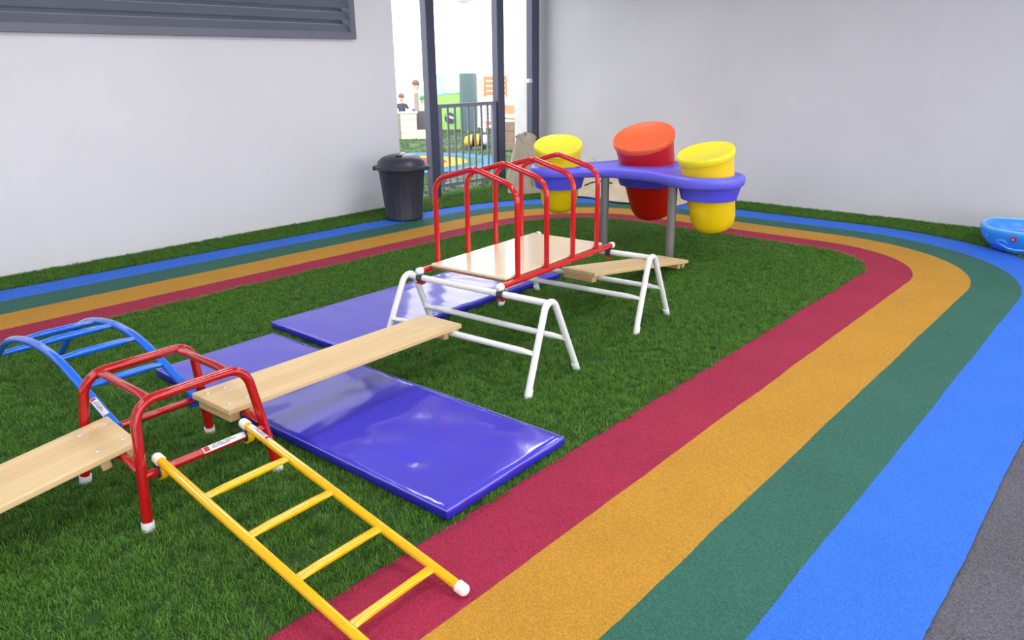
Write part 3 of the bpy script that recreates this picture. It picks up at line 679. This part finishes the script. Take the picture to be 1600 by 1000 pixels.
co = thing('column', 'round pale concrete column with grey green padding around its foot', 'column', (-13.62, 13.7, 0))
MB().tube([(0, 0, -.02), (0, 0, 3.12)], .155, 32).build('shaft', COLM, co)
MB().lathe([(.19, -.01), (.215, .01), (.22, .3), (.22, 1.36), (.212, 1.395), (.17, 1.4)], 36).build('padding', PAD, co)
# timber bench wall with dark board
pk = thing('timber_planter', 'pale timber play counter of stacked sleepers with dark board', 'planter', (-13.4, 11.29, 0), math.atan2(.667, .745))
sl = None
for k in range(4):
    MB().box((.165, .14, .0+.142*k+.069), (.33, .30, .138)).build('sleeper', TIMBER, pk, smooth=False, bevel=.006)
for k in range(4):
    MB().box((-.06, .145, .0+.142*k+.069), (.115, .29, .138)).build('sleeper', TIMBER_G, pk, smooth=False, bevel=.006)  # grey row makes the darker left face of the tall block
MB().box((.165, .14, .584), (.4, .34, .03)).build('counter_top', WHITEF, pk, smooth=False, bevel=.004)
MB().box((.6, .07, .1), (.54, .14, .2)).build('sleeper', TIMBER, pk, smooth=False, bevel=.006)
MB().box((.5, .42, .3), (.32, .05, .6)).build('dark_board', SLATE, pk, smooth=False, bevel=.004)
MB().box((.32, .52, .5), (.09, .1, 1.0)).build('upright', TIMBER_G, pk, smooth=False, bevel=.006)
# turquoise column, green play panel
MB_t = tag(MB().tube([(0, 0, -.02), (0, 0, 1.38)], .14, 24).build('padded_post', TURQ), 'pale turquoise padded post standing behind the green play panel', 'post'); MB_t.location = (-15.3, 14.4, 0)
gp = thing('play_panel', 'lime green play panel with round dark window beyond the gate', 'play panel', (-14.5, 13.75, 0), math.atan2(.667, .745))
rings = [[Vector((x, y, z)) for x, z in [(-.5, 0), (.62, 0), (.62, .86), (.35, .9), (0, .88), (-.3, .82), (-.5, .7)]] for y in (0, .06)]
MB().loops(rings).build('board', LIME, gp, smooth=False, bevel=.008)
MB().tube([(-.5, .03, .7), (-.3, .03, .83), (0, .03, .89), (.35, .03, .91), (.62, .03, .87)], .035, 10).build('top_edge', MINT, gp)
pw = MB().lathe([(0, .0), (.13, .0), (.14, .015), (.13, .03), (0, .035)], 24, (.1, -.01, .3), Matrix.Rotation(PI/2, 3, 'X')).build('round_window', SLATE, gp)
MB().box((.1, -.05, .33), (.2, .02, .05), Matrix.Rotation(.4, 3, 'Y')).build('window_stripe', BEE_W, pw, smooth=False, bevel=.004)
# slatted screens
def screen(loc, w_, z0, z1, n, m_, label, rz=math.atan2(.667, .745)):
    t = thing('slatted_screen', label, 'screen', loc, rz); h = (z1-z0)/n; first = None
    for k in range(n):
        if first is None: first = MB().box((0, 0, 0), (w_, .03, h*.82)).build('slat', m_, t, smooth=False, bevel=.003); o = first
        else: o = first.copy(); COL.objects.link(o)
        o.location = (0, 0, z0+h*(k+.5))
    for s in (-1, 1): MB().box((s*w_*.46, .035, z1/2), (.06, .04, z1)).build('upright', m_, t, smooth=False)
screen((-14.0, 15.1, 0), .62, .05, 1.32, 10, ORANGE, 'orange timber slat screen right of the padded column')
screen((-15.3, 15.6, 0), .5, .3, 1.3, 8, PINKB, 'faded pink slat screen behind the green play panel')
screen((-12.3, 14.6, 0), 2.6, .25, .85, 6, WHITEF, 'low white slat fence behind the sandpit')
# sandpit
sp = thing('sandpit', 'brown timber sandpit filled with pale sand outside the opening', 'sandpit', (-9.42, 11.46, 0), math.atan2(.667, .745))
for y in (0, 1.1): 
    for k in range(3): MB().box((.0, y, .09+.18*k), (1.5, .06, .176)).build('side_board', BROWN, sp, smooth=False, bevel=.005)
for x in (-.75, .75):
    for k in range(3): MB().box((x, .55, .09+.18*k), (.06, 1.16, .1759)).build('end_board', BROWN, sp, smooth=False, bevel=.005)
MB().box((0, 1.16, .7), (1.5, .05, .18)).build('back_rail', ORANGE, sp, smooth=False, bevel=.005)
vs = [(-.72+1.44*i/30, .03+1.04*j/20, .49+.05*noise.noise(Vector((i*.3, j*.3, 0)))) for j in range(21) for i in range(31)]
MB().add(vs, [(j*31+i, j*31+i+1, (j+1)*31+i+1, (j+1)*31+i) for j in range(20) for i in range(30)]).build('sand', SAND, sp)
# bee ride-on
be = thing('ride_on_bee', 'yellow and black bee shaped ride on toy on outdoor lawn', 'ride on toy', (-10.6, 10.85, -.005), math.atan2(.667, .745))
def ell(name, c, r, m_, par): return MB().lathe([(math.sin(PI*k/14)*1.0, -math.cos(PI*k/14)) for k in range(15)], 24, c, Matrix.Diagonal(r)).build(name, m_, par)
ell('body', (0, 0, .17), (.23, .12, .12), BEE_Y, be); ell('tail', (.17, 0, .17), (.085, .105, .105), BEE_W, be); ell('face', (-.17, 0, .16), (.075, .1, .1), BEE_Y, be)
for x, rr in ((-.05, .1235), (.085, .1165)):
    MB().lathe([(rr-.01, -.028), (rr, -.024), (rr+.002, .024), (rr-.01, .028)], 24, (x, 0, .17), Matrix.Rotation(PI/2, 3, 'Y')).build('stripe', BLACKP, be)
for x in (-.13, .14):
    for s in (-1, 1): MB().lathe([(0, -.015), (.045, -.015), (.05, 0), (.045, .015), (0, .015)], 16, (x, s*.1, .05), Matrix.Rotation(PI/2, 3, 'X')).build('wheel', BLACKP, be)
MB().tube([(-.14, 0, .24), (-.16, 0, .34)], .012, 8).build('steering_stem', BLACKP, be); MB().tube([(-.16, -.09, .345), (-.16, .09, .345)], .014, 8).build('handlebar', BEE_W, be)
for s in (-1, 1): ell('eye', (-.225, s*.045, .2), (.014, .014, .018), BLACKP, be)

# children playing beyond the counter
def skin_mesh(name, chain, m_, parent, sub=2):
    """chain: list of (position, radius, parent index)"""
    me = bpy.data.meshes.new(name); bm = bmesh.new(); lay = bm.verts.layers.skin.verify(); vs = []
    for i, (p_, r, par) in enumerate(chain):
        v = bm.verts.new(p_); v[lay].radius = (r, r) if not isinstance(r, tuple) else r; v[lay].use_root = (i == 0); vs.append(v)
        if par >= 0: bm.edges.new((vs[par], v))
    bm.to_mesh(me); bm.free(); me.materials.append(m_)
    o = bpy.data.objects.new(name, me); COL.objects.link(o); o.parent = parent
    k = o.modifiers.new('skin', 'SKIN'); k.use_smooth_shade = True; s = o.modifiers.new('sub', 'SUBSURF'); s.levels = s.render_levels = sub
    return o
def child(loc, rz, H, shirt, shorts, label, arms, hat=None, hair=HAIR):
    t = thing('person', label, 'person', loc, rz); h = H
    hip, ch, nk, hd = .47*h, .70*h, .80*h, .895*h
    A = [((0, 0, hip), .075*h, -1), ((0, 0, .58*h), .072*h, 0), ((0, 0, ch), .078*h, 1), ((0, 0, nk), .034*h, 2)]
    for s in (-1, 1):
        n0 = len(A)
        A += [((s*.05*h, 0, .44*h), .055*h, 0), ((s*.055*h, -.01*h, .25*h), .04*h, n0), ((s*.055*h, .01*h, .05*h), .03*h, n0+1), ((s*.055*h, -.07*h, .022*h), (.03*h, .02*h), n0+2)]
    for s, (el, wr) in zip((-1, 1), arms):
        n0 = len(A)
        A += [((s*.1*h, 0, .735*h), .036*h, 2), (tuple(q*h for q in el), .027*h, n0), (tuple(q*h for q in wr), .02*h, n0+1)]
        w_ = Vector(wr)*h; d = (Vector(wr)-Vector(el)).normalized(); side = d.cross(Vector((0, 0, 1))).normalized() if abs(d.z) < .95 else Vector((1, 0, 0))
        A.append((tuple(w_+d*.035*h), (.022*h, .012*h), n0+2)); pm = len(A)-1
        for q in range(4): 
            A.append((tuple(w_+d*(.075-.006*abs(q-1.4))*h+side*(q-1.5)*.011*h+Vector((0, 0, -.006*h))), .0052*h, pm))
        A.append((tuple(w_+d*.035*h-side*.03*h), .006*h, pm))
    A2 = list(A); base = 3; A2.append(((0, -.005*h, .835*h), .045*h, base)); n = len(A2)-1
    A2.append(((0, -.012*h, .89*h), (.066*h, .07*h), n)); A2.append(((0, 0, .95*h), .058*h, n+1))
    skin_mesh('body', A2, SKIN, t)
    T = [((0, 0, hip-.01*h), .083*h, -1), ((0, 0, .58*h), .08*h, 0), ((0, 0, ch), .085*h, 1), ((0, 0, .775*h), .05*h, 2)]
    for s, (el, wr) in zip((-1, 1), arms):
        e = Vector((s*.1, 0, .735)).lerp(Vector(el), .75); n0 = len(T); T += [((s*.1*h, 0, .735*h), .044*h, 2), (tuple(e*h), .036*h, n0)]
    skin_mesh('shirt', T, shirt, t)
    S = [((0, 0, hip+.01*h), .084*h, -1)]
    for s in (-1, 1): n0 = len(S); S += [((s*.05*h, 0, .42*h), .064*h, 0), ((s*.055*h, -.005*h, .29*h), .054*h, n0)]
    skin_mesh('shorts', S, shorts, t)
    MB().lathe([(math.sin(a)*1.0, math.cos(a)) for a in [PI*.0, .3, .6, .9, 1.2, 1.5, 1.75, 1.9]], 20, (0, .012*h, .93*h), Matrix.Diagonal((.078*h, .084*h, .078*h))).build('hat' if hat else 'hair', hat or hair, t)
    for s in (-1, 1): MB().lathe([(math.sin(PI*k/6), -math.cos(PI*k/6)) for k in range(7)], 8, (s*.027*h, -.082*h, .9*h), Matrix.Diagonal((.009*h, .006*h, .009*h))).build('eye', EYE, t)
    MB().lathe([(math.sin(PI*k/6), -math.cos(PI*k/6)) for k in range(7)], 8, (0, -.088*h, .878*h), Matrix.Diagonal((.009*h, .014*h, .012*h))).build('nose', SKIN, t)
    MB().box((0, -.08*h, .852*h), (.03*h, .008*h, .006*h)).build('mouth', STK_RED, t, bevel=.001)
    for s in (-1, 1): MB().lathe([(math.sin(PI*k/6), -math.cos(PI*k/6)) for k in range(7)], 8, (s*.07*h, .0, .89*h), Matrix.Diagonal((.007*h, .014*h, .02*h))).build('ear', SKIN, t)
FACE = math.atan2(.667, .745)
child((-13.94, 11.81, 0), FACE+.2, .98, NAVY, NAVY, 'child in dark top standing at the pale timber counter', (((-.17, -.05, .6), (-.12, -.17, .58)), ((.17, -.05, .6), (.1, -.18, .58))))
child((-14.75, 13.0, 0), FACE+.9, 1.25, PALEB, SHORTS, 'tall child in pale blue top and blue shorts, behind the counter', (((-.16, -.06, .58), (-.13, -.2, .55)), ((.16, -.06, .58), (.12, -.2, .56))))
child((-13.69, 12.24, 0), FACE-.5, .92, WHITEC, NAVY, 'child wearing a green hat beside the dark board', (((-.17, -.06, .6), (-.12, -.2, .57)), ((.17, -.06, .6), (.08, -.2, .58))), hat=GREENH)
